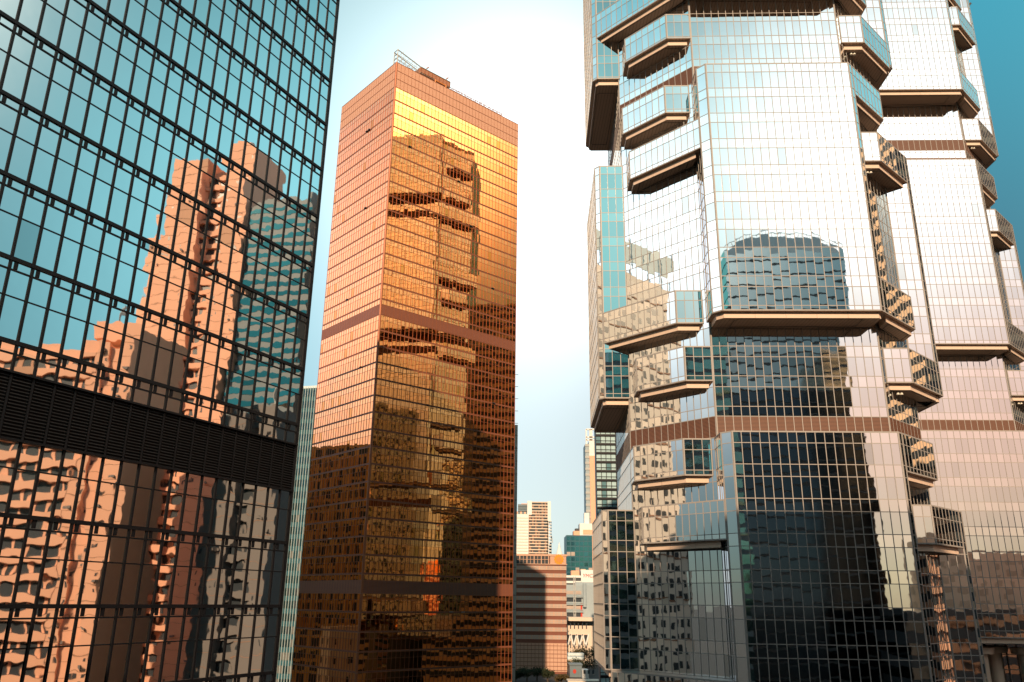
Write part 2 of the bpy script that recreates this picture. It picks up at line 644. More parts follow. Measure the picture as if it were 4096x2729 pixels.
    for a, h in ((2.4, 6.9), (5.8, 5.6)):
        mb.beam(P(a, 1.0, TOP+4*K), P(a, 1.0, TOP+h*K), 0.09, 'steel')
    rig = mb.build('roof_truss', root)
    # maintenance cradle on the roof edge
    mb = MB()
    a = P(7.2, 0.2, TOP+0.9)
    mb.box(a, ur*9.2, ul*2.6, Z*1.4, 'rust')
    for k in range(9):
        q = P(7.3+k*1.12, 0.1, TOP+0.9)
        mb.box(q, ur*0.1, ul*0.12, Z*1.4, 'copper')
    mb.box(P(7.2, 0.08, TOP+2.28), ur*9.2, ul*2.8, Z*0.16, 'steel')
    mb.box(P(7.2, 0.3, TOP+0.72), ur*9.2, ul*2.4, Z*0.18, 'soffit')
    for k in (9.0, 15.2):
        mb.beam(P(k, 1.0, TOP+2.3), P(k+.2, .6, TOP+3.1), 0.14, 'rust')
        mb.beam(P(k+.2, .6, TOP+3.1), P(k+.6, .3, TOP+3.5), 0.24, 'rust')
    mb.beam(P(11.5, 0.0, TOP+0.45), P(15.0, 0.0, TOP+0.45), 0.25, 'orange_paint')
    for k in (11.6, 14.9):
        mb.beam(P(k, 0.0, TOP-0.2), P(k, 0.0, TOP+0.7), 0.25, 'orange_paint')
    mb.build('window_cleaning_cradle', root)
    # rail and rods along the rest of the roof edge
    mb = MB()
    mb.beam(P(16.5, 0.35, TOP+0.95), P(34.0, 0.35, TOP+0.95), 0.10, 'rust')
    mb.beam(P(16.5, 0.35, TOP+0.45), P(34.0, 0.35, TOP+0.45), 0.08, 'rust')
    for k in range(36):
        a = 16.5+k*0.5
        mb.beam(P(a, 0.35, TOP-.2), P(a+random.uniform(-.2, .2), 0.35, TOP+random.uniform(.9, 1.5)), 0.09, 'rust')
        if k % 3 == 0:
            mb.beam(P(a, 0.35, TOP+.2), P(a+1.4, 0.5, TOP+1.2), 0.08, 'rust')
    mb.build('roof_railing', root)
    # a few tilted vent flaps
    for fi, i, k in ((0, 9, 14), (0, 10, 14), (0, 8, 8), (0, 13, 2), (0, 5, -3), (1, 4, 12), (1, 18, 11), (1, 22, 8), (1, 29, 4), (1, 12, -5), (1, 30, -4), (0, 12, -13), (1, 20, -17), (1, 23, -17)):
        u, n, L, nb = faces[fi]
        p = (L-cw)/nb
        z = 58.65+fh*k
        mb = MB()
        o = c + u*(cw+i*p+0.12) + n*0.06
        mb.box((o.x, o.y, H(z+0.1)), u*(p-0.24), n*0.3+Z*0.02, Z*0.16+n*0.02, 'steel' if k < -10 else 'dark_grey')
        mb.build('vent_flap', root)


gold_tower()


# ------------------------------------------------------------------ silver octagonal towers
E1, E2 = azv(92.029), azv(2.029)
LOs, LCs, ROd, RCd = 111.65, 114.95, -50.05, -53.17
PF, RF = 90.05, 94.1
QC = 112.8
FHT, Z0T = 3.74, 14.71


def mir(p):
    return (p[0], 2*QC-p[1])


def octagonal_tower(off1, off2, offh, label, extra_louvre, top, with_back, fbase):
    def W(p):
        v = E1*(p[0]+off1) + E2*(p[1]+off2)
        return v

    def H(h):
        return h + offh + CAM_Z
    base = W((30.8, QC))
    root = thing('octagonal_tower', base, label, 'building')

    def rows(z0, z1):
        out = [z0]
        k0 = int((z0-Z0T)/FHT) - 2
        for k in range(k0, k0+80):
            for g_ in (Z0T+FHT*k-1.35, Z0T+FHT*k):
                if z0+0.25 < g_ < z1-0.25:
                    out.append(g_)
        out.append(z1)
        return sorted(out)

    def skin(gl, fr, pts, z0, z1, closed=False, louvres=(), lv=None, posts=True, tilt=0.0020):
        n = len(pts)
        segs = [(pts[i], pts[(i+1) % n]) for i in range(n if closed else n-1)]
        zz = rows(z0, z1)
        for a, b in louvres:
            zz = sorted(set([z for z in zz if not (a+.02 < z < b-.02)] + [a, b]))
        for a, b in segs:
            A, B = W(a), W(b)
            u = (B-A)
            L = u.length
            if L < 0.05:
                continue
            u.normalize()
            nn = Vector((u.y, -u.x, 0))
            nb = max(1, round(L/1.0))
            p = L/nb
            for j in range(len(zz)-1):
                zm = (zz[j]+zz[j+1])/2
                isl = any(x < zm < y for x, y in louvres)
                if isl:
                    o = A + nn*0.01
                    lv.setdefault(round(zm/4), MB()).face([(o.x, o.y, H(zz[j])), ((o+u*L).x, (o+u*L).y, H(zz[j])), ((o+u*L).x, (o+u*L).y, H(zz[j+1])), (o.x, o.y, H(zz[j+1]))], 'brown_louvre')
                else:
                    for i in range(nb):
                        pane(gl, A, u, nn, i*p, (i+1)*p, H(zz[j]), H(zz[j+1]), 'silver_glass' if zz[j+1]-zz[j] > 1.6 else 'silver_spandrel', tilt)
            for z in zz:
                q = A - nn*0.01
                hh = 0.16 if z in (zz[0], zz[-1]) else 0.085
                zb = z - hh/2 if z not in (zz[0], zz[-1]) else (z if z == zz[0] else z-hh)
                fr.box((q.x, q.y, H(zb)), u*L, nn*0.032, Z*hh, 'champagne')
            for i in range(1, nb):
                q = A + u*(i*p-0.045) - nn*0.012
                fr.box((q.x, q.y, H(z0)), u*0.085, nn*0.040, Z*(z1-z0), 'champagne')
            for q0, sgn in ((A, 1), (B, -1)):
                q = q0 + (u*0.002 if sgn > 0 else -u*0.132) - nn*0.014
                fr.box((q.x, q.y, H(z0)), u*0.13, nn*0.052, Z*(z1-z0), 'champagne')

    def ledge(pts, z0, parent, drop=0.74, inset=0.48):
        # fascia strip and underside set back from the edge of the box
        n = len(pts)
        dirs = []
        for i in range(n-1):
            d = Vector((pts[i+1][0]-pts[i][0], pts[i+1][1]-pts[i][1], 0)).normalized()
            dirs.append((d, Vector((-d.y, d.x, 0))))       # inward in (q1, q2)
        ins = []
        for i in range(n):
            p = Vector((pts[i][0], pts[i][1], 0))
            if i == 0:
                ins.append(p + dirs[0][1]*inset)
            elif i == n-1:
                ins.append(p + dirs[-1][1]*inset)
            else:
                n0, n1 = dirs[i-1][1], dirs[i][1]
                den = 1 + n0.dot(n1)
                ins.append(p + (n0+n1)*(inset/den))
        wp = [W((q.x, q.y)) for q in ins]
        fa, so = MB(), MB()
        for i in range(n-1):
            a, b = wp[i], wp[i+1]
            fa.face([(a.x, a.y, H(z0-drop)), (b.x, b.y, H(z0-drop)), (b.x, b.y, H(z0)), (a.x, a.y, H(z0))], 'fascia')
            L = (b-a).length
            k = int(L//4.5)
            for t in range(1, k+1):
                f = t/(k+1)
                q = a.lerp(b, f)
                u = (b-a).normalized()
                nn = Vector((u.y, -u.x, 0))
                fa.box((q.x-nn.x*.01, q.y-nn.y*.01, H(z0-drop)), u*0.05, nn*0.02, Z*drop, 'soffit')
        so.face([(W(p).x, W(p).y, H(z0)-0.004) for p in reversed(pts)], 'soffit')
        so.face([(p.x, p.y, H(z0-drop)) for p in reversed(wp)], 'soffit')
        # shallow seam round the underside
        cx = sum((p.x for p in wp), 0)/n
        cy = sum((p.y for p in wp), 0)/n
        inner = [Vector((cx+(p.x-cx)*0.78, cy+(p.y-cy)*0.78, 0)) for p in wp]
        for i in range(n):
            a, b = inner[i], inner[(i+1) % n]
            so.beam((a.x, a.y, H(z0-drop)-0.02), (b.x, b.y, H(z0-drop)-0.02), 0.06, 'dark_grey', 0.03)
        fa.build('fascia', parent)
        so.build('soffit', parent)
        return wp

    def bay(pts, z0, z1, under=True, lamps=False, parent_name='window_bay'):
        gl, fr = MB(), MB()
        skin(gl, fr, pts, z0, z1)
        b = gl.build(parent_name, root)
        fr.face([(W(p).x, W(p).y, H(z1)+0.003) for p in pts], 'champagne')
        fr.build('mullion_frame', b)
        if under:
            wp = ledge(pts, z0, b)
            if lamps:
                # a pair of floodlights under the front corner
                c0 = wp[1]
                inw = (wp[0]-c0).normalized()
                q = c0 + inw*0.9
                r = E2
                for t in (0.0, 0.42):
                    lm = MB()
                    pz = H(z0-0.74)
                    pp = q + E1*(-t) + E2*0.55
                    lm.cyl((pp.x, pp.y), 0.05, 0.05, pz-0.22, pz, 'steel', 8)
                    lm.cyl((pp.x, pp.y), 0.20, 0.13, pz-0.46, pz-0.2, 'lamp_white', 10)
                    lm.build('floodlight', b)
        return b

    # ---- core
    core = [(20.85, RF), (40.93, RF), (47.4, 100.57), (47.4, 2*QC-100.57), (40.93, 2*QC-RF), (20.85, 2*QC-RF), (11.72, 2*QC-103.23), (11.72, 103.23)]
    gl, fr, lv = MB(), MB(), {}
    lo = [(18.5, 21.0), (67.1, 69.65), (115.75, 118.3)]
    skin(gl, fr, core, fbase, top-3, closed=True, louvres=lo + extra_louvre, lv=lv)
    cb = gl.build('core_wall', root)
    fr.build('mullion_frame', cb)
    for k_ in lv:
        lv[k_].build('louvre_band', cb)
    mb = MB()
    mb.prism([(W(p).x, W(p).y) for p in core], H(top-3), H(top-2), 'fascia')
    mb.prism([(W((30.8+(p[0]-30.8)*.6, QC+(p[1]-QC)*.6)).x, W((30.8+(p[0]-30.8)*.6, QC+(p[1]-QC)*.6)).y) for p in core], H(top-2), H(top+4), 'brown_wall')
    mb.build('roof', root)

    # ---- boxes on the front face
    def fbox(z0, z1):
        bay([(20.55, 94.4), (20.55, 91.1), (21.6, PF), (40.0, PF), (40.65, 90.7), (40.65, 93.82)], z0, z1)
    fbox(81.38, 115.7)
    fbox(32.76, 67.07)
    fbox(-12.5, 18.45)
    fbox(130.0, top)
    # ---- boxes on the left side, right side
    def sbox(z0, z1, under=True):
        bay([(11.72, 2*QC-103.05), (8.6, 2*QC-103.05), (7.9, 2*QC-103.75), (7.9, 103.75), (8.6, 103.05), (11.9, 103.05)], z0, z1, under)

    def rbox(z0, z1, under=True):
        bay([(47.33, 100.5), (50.5, 100.55), (51.2, 101.25), (51.2, 2*QC-101.25), (50.5, 2*QC-100.55), (47.33, 2*QC-100.5)], z0, z1, under)
    for f in (sbox, rbox):
        f(74.22, 113)
        f(25.28, 59.59)
        f(122.8, top-2)
    sbox(-7.73, 10.97)
    rbox(-20, 10.97)

    # ---- boxes on the left diagonal
    def lo_pt(q1):
        return (q1, LOs-q1)

    def lc_pt(q1):
        return (q1, LCs-q1)
    A = 17.55

    def lbox(q1a, kind, z0, z1, flip=False):
        if q1a == 'side':
            left = [(8.6, LCs-8.6), lo_pt(8.6)]
        else:
            left = [(q1a, LCs-q1a), lo_pt(q1a)]
        if kind == 'flush':
            right = [lo_pt(17.55), (20.84, RF)]
        elif kind == 'set':
            right = [lo_pt(16.95), (LCs-94.7, 94.7)]
        else:
            right = [lo_pt(20.54), (20.54, LCs-20.54)]
        pts = left + right
        if flip:
            pts = [mir(p) for p in reversed(pts)]
        bay(pts, z0, z1)
    for fl in ((False, True) if with_back else (False,)):
        dz = 11.22 if fl else 0.0
        lbox('side', 'join', 81.38+dz, 85.77+dz, fl)
        lbox(12.36, 'flush', 74.22+dz, 78.29+dz, fl)
        lbox(11.70, 'set', 62.75+dz, 67.07+dz, fl)
        lbox(12.40, 'join', 55.20+dz, 59.59+dz, fl)
        lbox('side', 'set', 32.76+dz, 37.15+dz, fl)
        lbox(12.33, 'flush', 25.28+dz, 29.67+dz, fl)
        lbox(11.70, 'set', 14.06+dz, 18.45+dz, fl)
        lbox(12.40, 'join', 6.58+dz, 10.97+dz, fl)
        if not fl:
            lbox('side', 'join', -14.0, -7.75)
        lbox('side', 'join', 103.8+dz, 108.2+dz, fl)
        lbox(12.36, 'flush', 122.9+dz, 127.0+dz, fl)
        lbox(11.70, 'set', 111.3+dz, 115.7+dz, fl)

    # ---- boxes on the right diagonal
    def ro_pt(q1):
        return (q1, q1-ROd)

    def rc_pt(q1):
        return (q1, q1-RCd)

    def rrbox(kind, far, z0, z1):
        if kind == 'front':
            left = [(40.65, 93.82), ro_pt(40.65)]
        else:
            left = [(94.65+RCd, 94.65), (94.65+ROd, 94.65)]
        if far == 'side':
            right = [ro_pt(50.5), (50.5, 50.5-RCd)]
        else:
            right = [ro_pt(far), (far, far-RCd)]
        bay(left+right, z0, z1, lamps=(kind != 'front'))
    rrbox('front', 46.6, 81.38, 85.77)
    rrbox('set', 'side', 73.65, 78.2)
    rrbox('front', 46.65, 62.68, 67.07)
    rrbox('set', 'side', 55.20, 59.59)
    rrbox('front', 46.85, 32.76, 37.15)
    rrbox('set', 'side', 25.28, 29.67)
    rrbox('front', 46.9, 14.06, 18.45)
    rrbox('set', 'side', 6.58, 10.97)
    rrbox('set', 'side', -16.0, -8.7)
    rrbox('set', 'side', 99.1, 103.5)
    rrbox('front', 46.7, 104.4, 108.8)
    rrbox('front', 46.7, 111.3, 115.7)
    # ---- lobby columns
    for q in ((29.8, 94.2), (23.5, 94.6), (36.5, 94.6), (33.5, 97.5)):
        w = W(q)
        mb = MB()
        mb.cyl((w.x, w.y), 0.88, 0.88, 0, H(-14.9), 'fascia', 20)
        mb.cyl((w.x, w.y), 1.75, 1.9, H(-14.85), H(-13.95), 'fascia', 24)
        mb.build('column', root)
    mb = MB()
    for k in range(14):
        a = W((20+k*1.6, 98.5))
        mb.box((a.x, a.y, 0), E1*0.10, E2*0.1, Z*H(-13.2), 'champagne')
    for k in range(8):
        a = W((20, 98.45))
        mb.box((a.x, a.y, H(-15.2-k*2.2)), E1*22, E2*0.05, Z*0.10, 'champagne')
    a = W((20, 98.7))
    mb.face([(a.x, a.y, 0), ((a+E1*22).x, (a+E1*22).y, 0), ((a+E1*22).x, (a+E1*22).y, H(-12.8)), (a.x, a.y, H(-12.8))], 'silver_glass')
    mb.build('lobby_window', root)
    return root, W, H


octagonal_tower(0, 0, 0, 'nearer silver mirror-glass tower with stacked projecting bays, in front of the other one', [], 147.0, False, -12.6)
t2, W2, H2 = octagonal_tower(36.8, 38.2, 8.1, 'farther silver mirror-glass tower with projecting bays, round columns at its foot', [(71.2, 73.4)], 147.0, True, -12.6)
# a folded maintenance arm that sticks out of the farther tower
mb = MB()
a, b, c_ = at(3852, 55, 141), at(3862, 36, 141), at(3882, 14, 141)
mb.beam(a, b, 0.5, 'rust')
mb.beam(at(3859, 62, 141), at(3866, 30, 141), 0.35, 'rust')
mb.beam(b, c_, 0.42, 'dark_grey')
mb.beam(at(3846, 70, 141), at(3862, 50, 141), 0.4, 'rust')
mb.build('maintenance_arm', t2)


# ------------------------------------------------------------------ things further down the street
def slab_tower(name, label, p0, u, L, depth, ztop, group=None):
    """empty + corner data for a box building whose front runs from p0 along u"""
    root = thing(name, (p0.x, p0.y, 0), label, 'building', group)
    n = Vector((u.y, -u.x, 0))
    return root, n


def body(mb, p0, u, n, L, depth, z0, z1, mat):
    o = p0
    mb.box((o.x, o.y, z0), u*L, -n*depth, Z*(z1-z0), mat)


# teal office block with white fins, behind the gold tower
def finned():
    u = azv(90-13)
    u = azv(104)
    p0 = at(1060, 2409, 252)
    p0.z = 0
    n = Vector((u.y, -u.x, 0))
    root = thing('finned_office_block', p0, 'teal glass block with white vertical fins seen in the gap beside the gold tower', 'building')
    ztop = at(1207, 1541, 246).z
    L = 34
    mb = MB()
    body(mb, p0, u, n, L, 25, 0, ztop, 'teal_spandrel')
    mb.build('wall', root)
    k = 0
    z = ztop-0.6
    fh = 3.55
    while z > 2:
        mb = MB()
        nn = int(L/0.87)
        for i in range(nn):
            r = random.random()
            mat = 'teal_glass' if r < .8 or z > ztop-30 else ('blind' if r < .93 else 'dark_window')
            pane(mb, p0, u, n*1.0, i*0.87, (i+1)*0.87, z-2.1, z, mat, 0.004)
        o = mb.build('window_row', root)
        for v in o.data.vertices:
            v.co += n*0.06
        z -= fh
    mb = MB()
    for i in range(int(L/0.87)+1):
        q = p0 + u*(i*0.87)
        mb.box((q.x, q.y, 0), u*0.10, n*0.45, Z*(ztop+0.5), 'fin_white')
    mb.build('fins', root)
    mb = MB()
    q = p0 + n*0.2
    mb.box((q.x, q.y, ztop), u*L, -n*26, Z*0.8, 'pale_concrete')
    mb.build('parapet', root)


finned()

# pale narrow slab just behind the gold tower's right edge
p0 = at(2020, 2409, 214)
p0.z = 0
root = thing('pale_slab_building', p0, 'narrow pale concrete edge of a building showing beside the right edge of the gold tower', 'building')
mb = MB()
x1 = at(2064, 2409, 214).x
zt = at(2062, 1700, 214).z
mb.box((p0.x, 214, 0), (x1-p0.x, 0, 0), (0, 14, 0), Z*zt, 'pale_concrete')
mb.build('wall', root)
mb = MB()
for k in range(26):
    mb.box((x1-1.6, 213.97, 6+k*3.4), (1.62, 0, 0), (0, 0.05, 0), Z*0.12, 'slate')
mb.build('joints', root)


# brick-banded office block with the orange sun emblem
def emblem_block():
    Y = 400.0
    u = azv(91.0)
    pr = at(2265.5, 2409, Y)
    pr.z = 0
    L = 44
    p0 = pr - u*L
    n = Vector((u.y, -u.x, 0))
    ztop = at(2265, 2220, Y).z
    root = thing('banded_office_block', p0, 'brick-red banded office block with an orange sun emblem on its top edge, half in shadow', 'building')
    mb = MB()
    body(mb, p0, u, n, L, 30, 0, ztop-0.4, 'brick_band')
    mb.build('wall', root)
    sd = -n*30
    fh = 3.46
    z = ztop-5.2
    while z > 16:
        mb = MB()
        q = p0 + n*0.12
        mb.box((q.x, q.y, z-1.75), u*(L+.12), -n*0.2, Z*1.75, 'grey_window')
        for i in range(26):
            w = p0 + u*(i*1.72) + n*0.2
            mb.box((w.x, w.y, z-1.75), u*(0.5 if i % 2 == 0 else 0.2), -n*0.2, Z*1.75, 'brick_light')
        w = p0 + n*0.18
        mb.box((w.x, w.y, z-0.95), u*L, -n*0.1, Z*0.16, 'brick_light')
        w = p0 + n*0.26
        mb.box((w.x, w.y, z-1.83), u*(L+.2), -n*0.3, Z*0.14, 'brick_light')
        # side
        s = pr + u*0.12
        mb.box((s.x, s.y, z-1.75), -u*0.2, -n*30, Z*1.75, 'slate')
        mb.build('window_row', root)
        z -= fh
    # lower storeys: plain grid of light panels
    mb = MB()
    q = p0 + n*0.1
    mb.box((q.x, q.y, 1.0), u*(L+.1), -n*0.2, Z*(z-1.0), 'brick_light')
    for k in range(7):
        w = p0 + n*0.2
        mb.box((w.x, w.y, 1.5+k*(z-1)/7), u*L, -n*0.2, Z*0.22, 'brick_band')
    for i in range(26):
        w = p0 + u*(i*1.72) + n*0.2
        mb.box((w.x, w.y, 1.2), u*0.14, -n*0.2, Z*(z-1.4), 'brick_band')
    mb.build('lower_storeys', root)
    # crown of recessed dark windows between piers
    mb = MB()
    q = p0 + n*0.05
    mb.box((q.x, q.y, ztop-4.3), u*(L-8), -n*0.2, Z*3.6, 'dark_window')
    q = p0 + n*0.5
    mb.box((q.x, q.y, ztop-0.7), u*(L+.5), -n*31, Z*0.9, 'brick_light')
    mb.box((q.x, q.y, ztop-4.6), u*(L+.5), -n*0.6, Z*0.35, 'brick_light')
    mb.box((q.x, q.y, ztop-2.4), u*(L-8), -n*0.5, Z*0.2, 'brick_light')
    for i in range(11):
        w = p0 + u*(i*3.44+1) + n*0.45
        mb.box((w.x, w.y, ztop-4.4), u*0.42, -n*0.4, Z*3.8, 'brick_light')
        mb.box((w+u*1.8).to_tuple()[:2]+(ztop-4.4,), u*0.2, -n*0.3, Z*3.8, 'brick_light')
    w = p0 + u*(L-7.6) + n*0.3
    mb.box((w.x, w.y, ztop-4.3), u*7.6, -n*0.3, Z*3.6, 'brick_light')
    mb.build('crown', root)
    # emblem: a disc with a scalloped edge
    c = at(1950+540/1.892, 1900+640/1.892, Y) + n*0.45
    mb = MB()
    pts = []
    for i in range(48):
        a = 2*math.pi*i/48
        r = 2.15 + (0.28 if i % 4 in (0, 1) else -0.12)
        pts.append(c + u*(r*math.cos(a)) + Z*(r*math.sin(a)))
    mb.face(pts, 'emblem_orange')
    for i in range(48):
        a, b = pts[i], pts[(i+1) % 48]
        mb.face([a, a-n*0.3, b-n*0.3, b], 'emblem_orange')
    c2 = c + n*0.08
    mb.face([c2 + u*(1.35*math.cos(2*math.pi*i/32)) + Z*(1.35*math.sin(2*math.pi*i/32)) for i in range(32)], 'orange_paint')
    mb.build('sun_emblem', root)


emblem_block()


# white-banded hotel tower with the darker wing
def striped_tower():
    Y = 640.0
    root = thing('striped_tower', at(2100, 2409, Y)*1, 'pink and white tower with thin white floor bands rising behind the brick-banded block', 'building')
    root.location.z = 0

    def X(px):
        return at(px, 2300, Y).x

    def ZZ(py):
        return at(2130, py, Y).z
    r = lambda x: 1950 + x/1.892
    q = lambda y: 1900 + y/1.892
    mb = MB()
    x0, x1 = X(r(308)), X(r(455))
    zt = ZZ(q(203))
    mb.box((x0, Y, 0), (x1-x0, 0, 0), (0, 30, 0), Z*(zt-1), 'brown_wall')
    o = mb.build('wall', root)
    n = 0
    z = zt
    while z > 20:
        mb = MB()
        mb.box((x0-.3, Y-0.6, z-.75), (x1-x0+.3, 0, 0), (0, 0.8, 0), Z*.75, 'cream')
        mb.box((x0, Y-0.12, z-2.3), (x1-x0, 0, 0), (0, 0.15, 0), Z*1.6, 'dark_window')
        for k in range(6):
            if random.random() < .6:
                mb.box((x0+(x1-x0)*(k+.1)/6, Y-0.2, z-2.25), ((x1-x0)/6*random.uniform(.3, .8), 0, 0), (0, 0.1, 0), Z*1.45, 'brown_wall')
        mb.build('window_row', root)
        z -= 2.25
    mb = MB()
    x2 = X(r(480))
    mb.box((x1, Y-1, ZZ(q(346))), (x2-x1, 0, 0), (0, 30, 0), Z*(zt-ZZ(q(346))+.4), 'white_paint')
    mb.box((x1+1, Y-.9, 0), (x2-x1-3, 0, 0), (0, 30, 0), Z*ZZ(q(346)), 'white_paint')
    zz = ZZ(q(350))
    while zz > 10:
        mb.box((x1+3, Y-.95, zz-1.6), (x2-x1-3.2, 0, 0), (0, 1, 0), Z*1.4, 'dark_window')
        mb.box((x2-2, Y-1.2, zz-.2), (2.4, 0, 0), (0, 3, 0), Z*.7, 'white_paint')
        zz -= 2.25
    mb.box((x0-1, Y-1.1, ZZ(q(303))), (X(r(333))-x0+1, 0, 0), (0, 12, 0), Z*(zt-ZZ(q(303))+.5), 'white_paint')
    mb.build('end_pier', root)
    # darker wing at the top left
    mb = MB()
    xa = X(r(228))
    mb.box((xa, Y+6, ZZ(q(310))), (x0-xa, 0, 0), (0, 22, 0), Z*(ZZ(q(222))-ZZ(q(310))), 'pink_tile')
    xb = X(r(252))
    mb.box((xb, Y+4, ZZ(q(310))), (x0-xb, 0, 0), (0, 24, 0), Z*(zt-ZZ(q(310))-1), 'pink_tile')
    for k in range(4):
        mb.box((xa-.2, Y+3.8, ZZ(q(240+k*18))), (x0-xa, 0, 0), (0, .5, 0), Z*2.2, 'slate')
    mb.build('upper_wing', root)
    # bright reflective low wing
    mb = MB()
    xc = X(r(150))
    zl = ZZ(q(304))
    mb.box((xc, Y-6, 0), (x0-xc, 0, 0), (0, 20, 0), Z*zl, 'white_paint')
    z = zl-2.5
    k = 0
    while z > 10:
        m_ = 'cream' if k < 17 else 'pink_tile'
        mb.box((xc, Y-6.15, z-.7), (x0-xc-.4, 0, 0), (0, .2, 0), Z*.6, m_)
        if k > 17:
            for t in range(9):
                mb.box((xc+(x0-xc)*random.random()*.9, Y-6.25, z-.75), (random.uniform(1, 3), 0, 0), (0, .2, 0), Z*.7, 'brown_wall')
        z -= 2.25
        k += 1
    for t in range(7):
        mb.box((x0-22+t*3.1, Y-5, zl), (1.2, 0, 0), (0, 3, 0), Z*random.uniform(1.5, 3.2), 'pink_tile')
    mb.build('low_wing', root)
    mb = MB()
    mb.box((x2+.1, Y+10, 0), (X(r(490))-x2, 0, 0), (0, 20, 0), Z*ZZ(q(505)), 'slate')
    mb.beam((x2+2, Y+12, ZZ(q(505))), (X(r(492)), Y+12, ZZ(q(452))), 0.6, 'steel')
    mb.build('side_wing', root)


striped_tower()


# white spire beyond the emblem block
c = at(1950+543/1.892, 1900+606/1.892, 560)
zt = at(1950+543/1.892, 1900+510/1.892, 560).z
root = thing('white_spire', (c.x, c.y, 0), 'slim white pointed spire peeping over the brick-banded block', 'spire')
mb = MB()
zb = c.z-4
mb.cyl((c.x, c.y), 3.0, 3.0, 0, zb, 'white_paint', 12)
mb.build('base', root)
mb = MB()
mb.cyl((c.x, c.y), 3.6, 1.4, zb, zb+7, 'white_paint', 12)
mb.cyl((c.x, c.y), 1.3, 0.12, zb+7, zt, 'white_paint', 10)
mb.build('spike', root)


def grid_tower(name, label, px0, px1, py, Y, mats, fh, bay_w, depth=30, cat='building', az=90.0):
    """box tower with a rectangular window grid; mats = wall, glass, glass2"""
    a, b = at(px0, 2409, Y), at(px1, 2409, Y)
    u = azv(az)
    n = Vector((u.y, -u.x, 0))
    a.z = 0
    L = (b.x-a.x)/u.x
    ztop = at((px0+px1)/2, py, Y).z
    root = thing(name, (a.x, a.y, 0), label, cat)
    mb = MB()
    body(mb, a, u, n, L, depth, 0, ztop, mats[0])
    mb.build('wall', root)
    z = ztop-1.2
    nb = max(1, round(L/bay_w))
    w = L/nb
    while z > 3:
        mb = MB()
        for i in range(nb):
            m_ = mats[1] if random.random() < .85 else mats[2]
            pane(mb, a + n*0.08, u, n, i*w+w*.08, (i+1)*w-w*.08, z-fh*.74, z, m_, 0.004)
        mb.build('window_row', root)
        z -= fh
    return root, a, u, n, L, ztop


r = lambda x: 1950 + x/1.892
q = lambda y: 1900 + y/1.892
# teal glass hotel block
root, a, u, n, L, zt = grid_tower('teal_office_block', 'distant teal glass block with a white plant room on its roof', r(601), r(800), q(457), 700, ('teal_spandrel', 'teal_glass', 'grey_window'), 4.2, 3.4)
mb = MB()
Yb = 706
mb.box((at(r(655), 2300, Yb).x, Yb, zt), (at(r(701), 2300, Yb).x-at(r(655), 2300, Yb).x, 0, 0), (0, 12, 0), Z*(at(2300, q(424), Yb).z-zt), 'pink_tile')
mb.box((at(r(670), 2300, Yb).x, Yb+2, zt), (8, 0, 0), (0, 8, 0), Z*(at(2300, q(404), Yb).z-zt), 'dark_grey')
mb.box((at(r(701), 2300, Yb).x, Yb-2, zt), (at(r(800), 2300, Yb).x-at(r(701), 2300, Yb).x, 0, 0), (0, 16, 0), Z*(at(2300, q(368), Yb).z-zt), 'white_paint')
mb.box((at(r(726), 2300, Yb).x, Yb-2.3, zt+1), (16, 0, 0), (0, 1, 0), Z*4, 'pink_tile')
mb.box((at(r(742), 2300, Yb).x, Yb+3, zt), (4, 0, 0), (0, 8, 0), Z*(at(2300, q(283), Yb).z-zt), 'white_paint')
mb.build('plant_room', root)

# tall pink tower with striped corner
Y = 900
root = thing('tall_residential_tower', (at(2365, 2409, Y).x, Y, 0), 'very tall pale pink tower with grey striped corner and open white top frame', 'building')
xa, xb, xc = at(2349, 2300, Y).x, at(2366, 2300, Y).x, at(2400, 2300, Y).x
zt = at(2365, 1776, Y).z
mb = MB()
mb.box((xa, Y, 0), (xb-xa, 0, 0), (0, 25, 0), Z*zt, 'lattice_grey')
z = zt
while z > 20:
    mb.box((xa-.3, Y-.5, z-3), (xb-xa+.3, 0, 0), (0, 1, 0), Z*2.6, 'stripe_grey')
    z -= 6.6
mb.build('striped_wing', root)
mb = MB()
mb.box((xb, Y-2, 0), (xc-xb, 0, 0), (0, 25, 0), Z*at(2365, 1824, Y).z, 'pink_tile')
for k in range(28):
    mb.box((xb+6, Y-2.3, 40+k*11), (4, 0, 0), (0, .5, 0), Z*5, 'brown_wall')
mb.box((xb, Y+1, at(2365, 1824, Y).z), (xc-xb, 0, 0), (0, 20, 0), Z*(at(2365, 1764, Y).z-at(2365, 1824, Y).z), 'white_paint')
mb.build('wall', root)
mb = MB()
zf = at(2365, 1716, Y).z
for xx in (at(2355, 2300, Y).x, at(2371, 2300, Y).x, xc-6):
    mb.beam((xx, Y+3, zt-6), (xx, Y+3, zf), 1.6, 'white_paint')
for hh in (zf, zf-9, zt+5):
    mb.beam((at(2355, 2300, Y).x, Y+3, hh), (xc, Y+3, hh), 1.6, 'white_paint')
mb.build('roof_frame', root)

# black gridded block just behind the nearer silver tower
root, a, u, n, L, zt = grid_tower('black_grid_block', 'dark glass block with black floor lines showing under the silver tower bay', 2396, 2520, 1700, 330, ('dark_grey', 'teal_reflection', 'teal_pane'), 3.7, 1.9, 6)
mb = MB()
z = zt-1.2
k = 0
while z > 3:
    mb.box((a.x-.1, a.y-.3, z-.1), (L, 0, 0), (0, .35, 0), Z*(0.75 if k % 2 == 0 else .2), 'black_metal')
    z -= 3.7/2
    k += 1
mb.build('storey_rail', root)


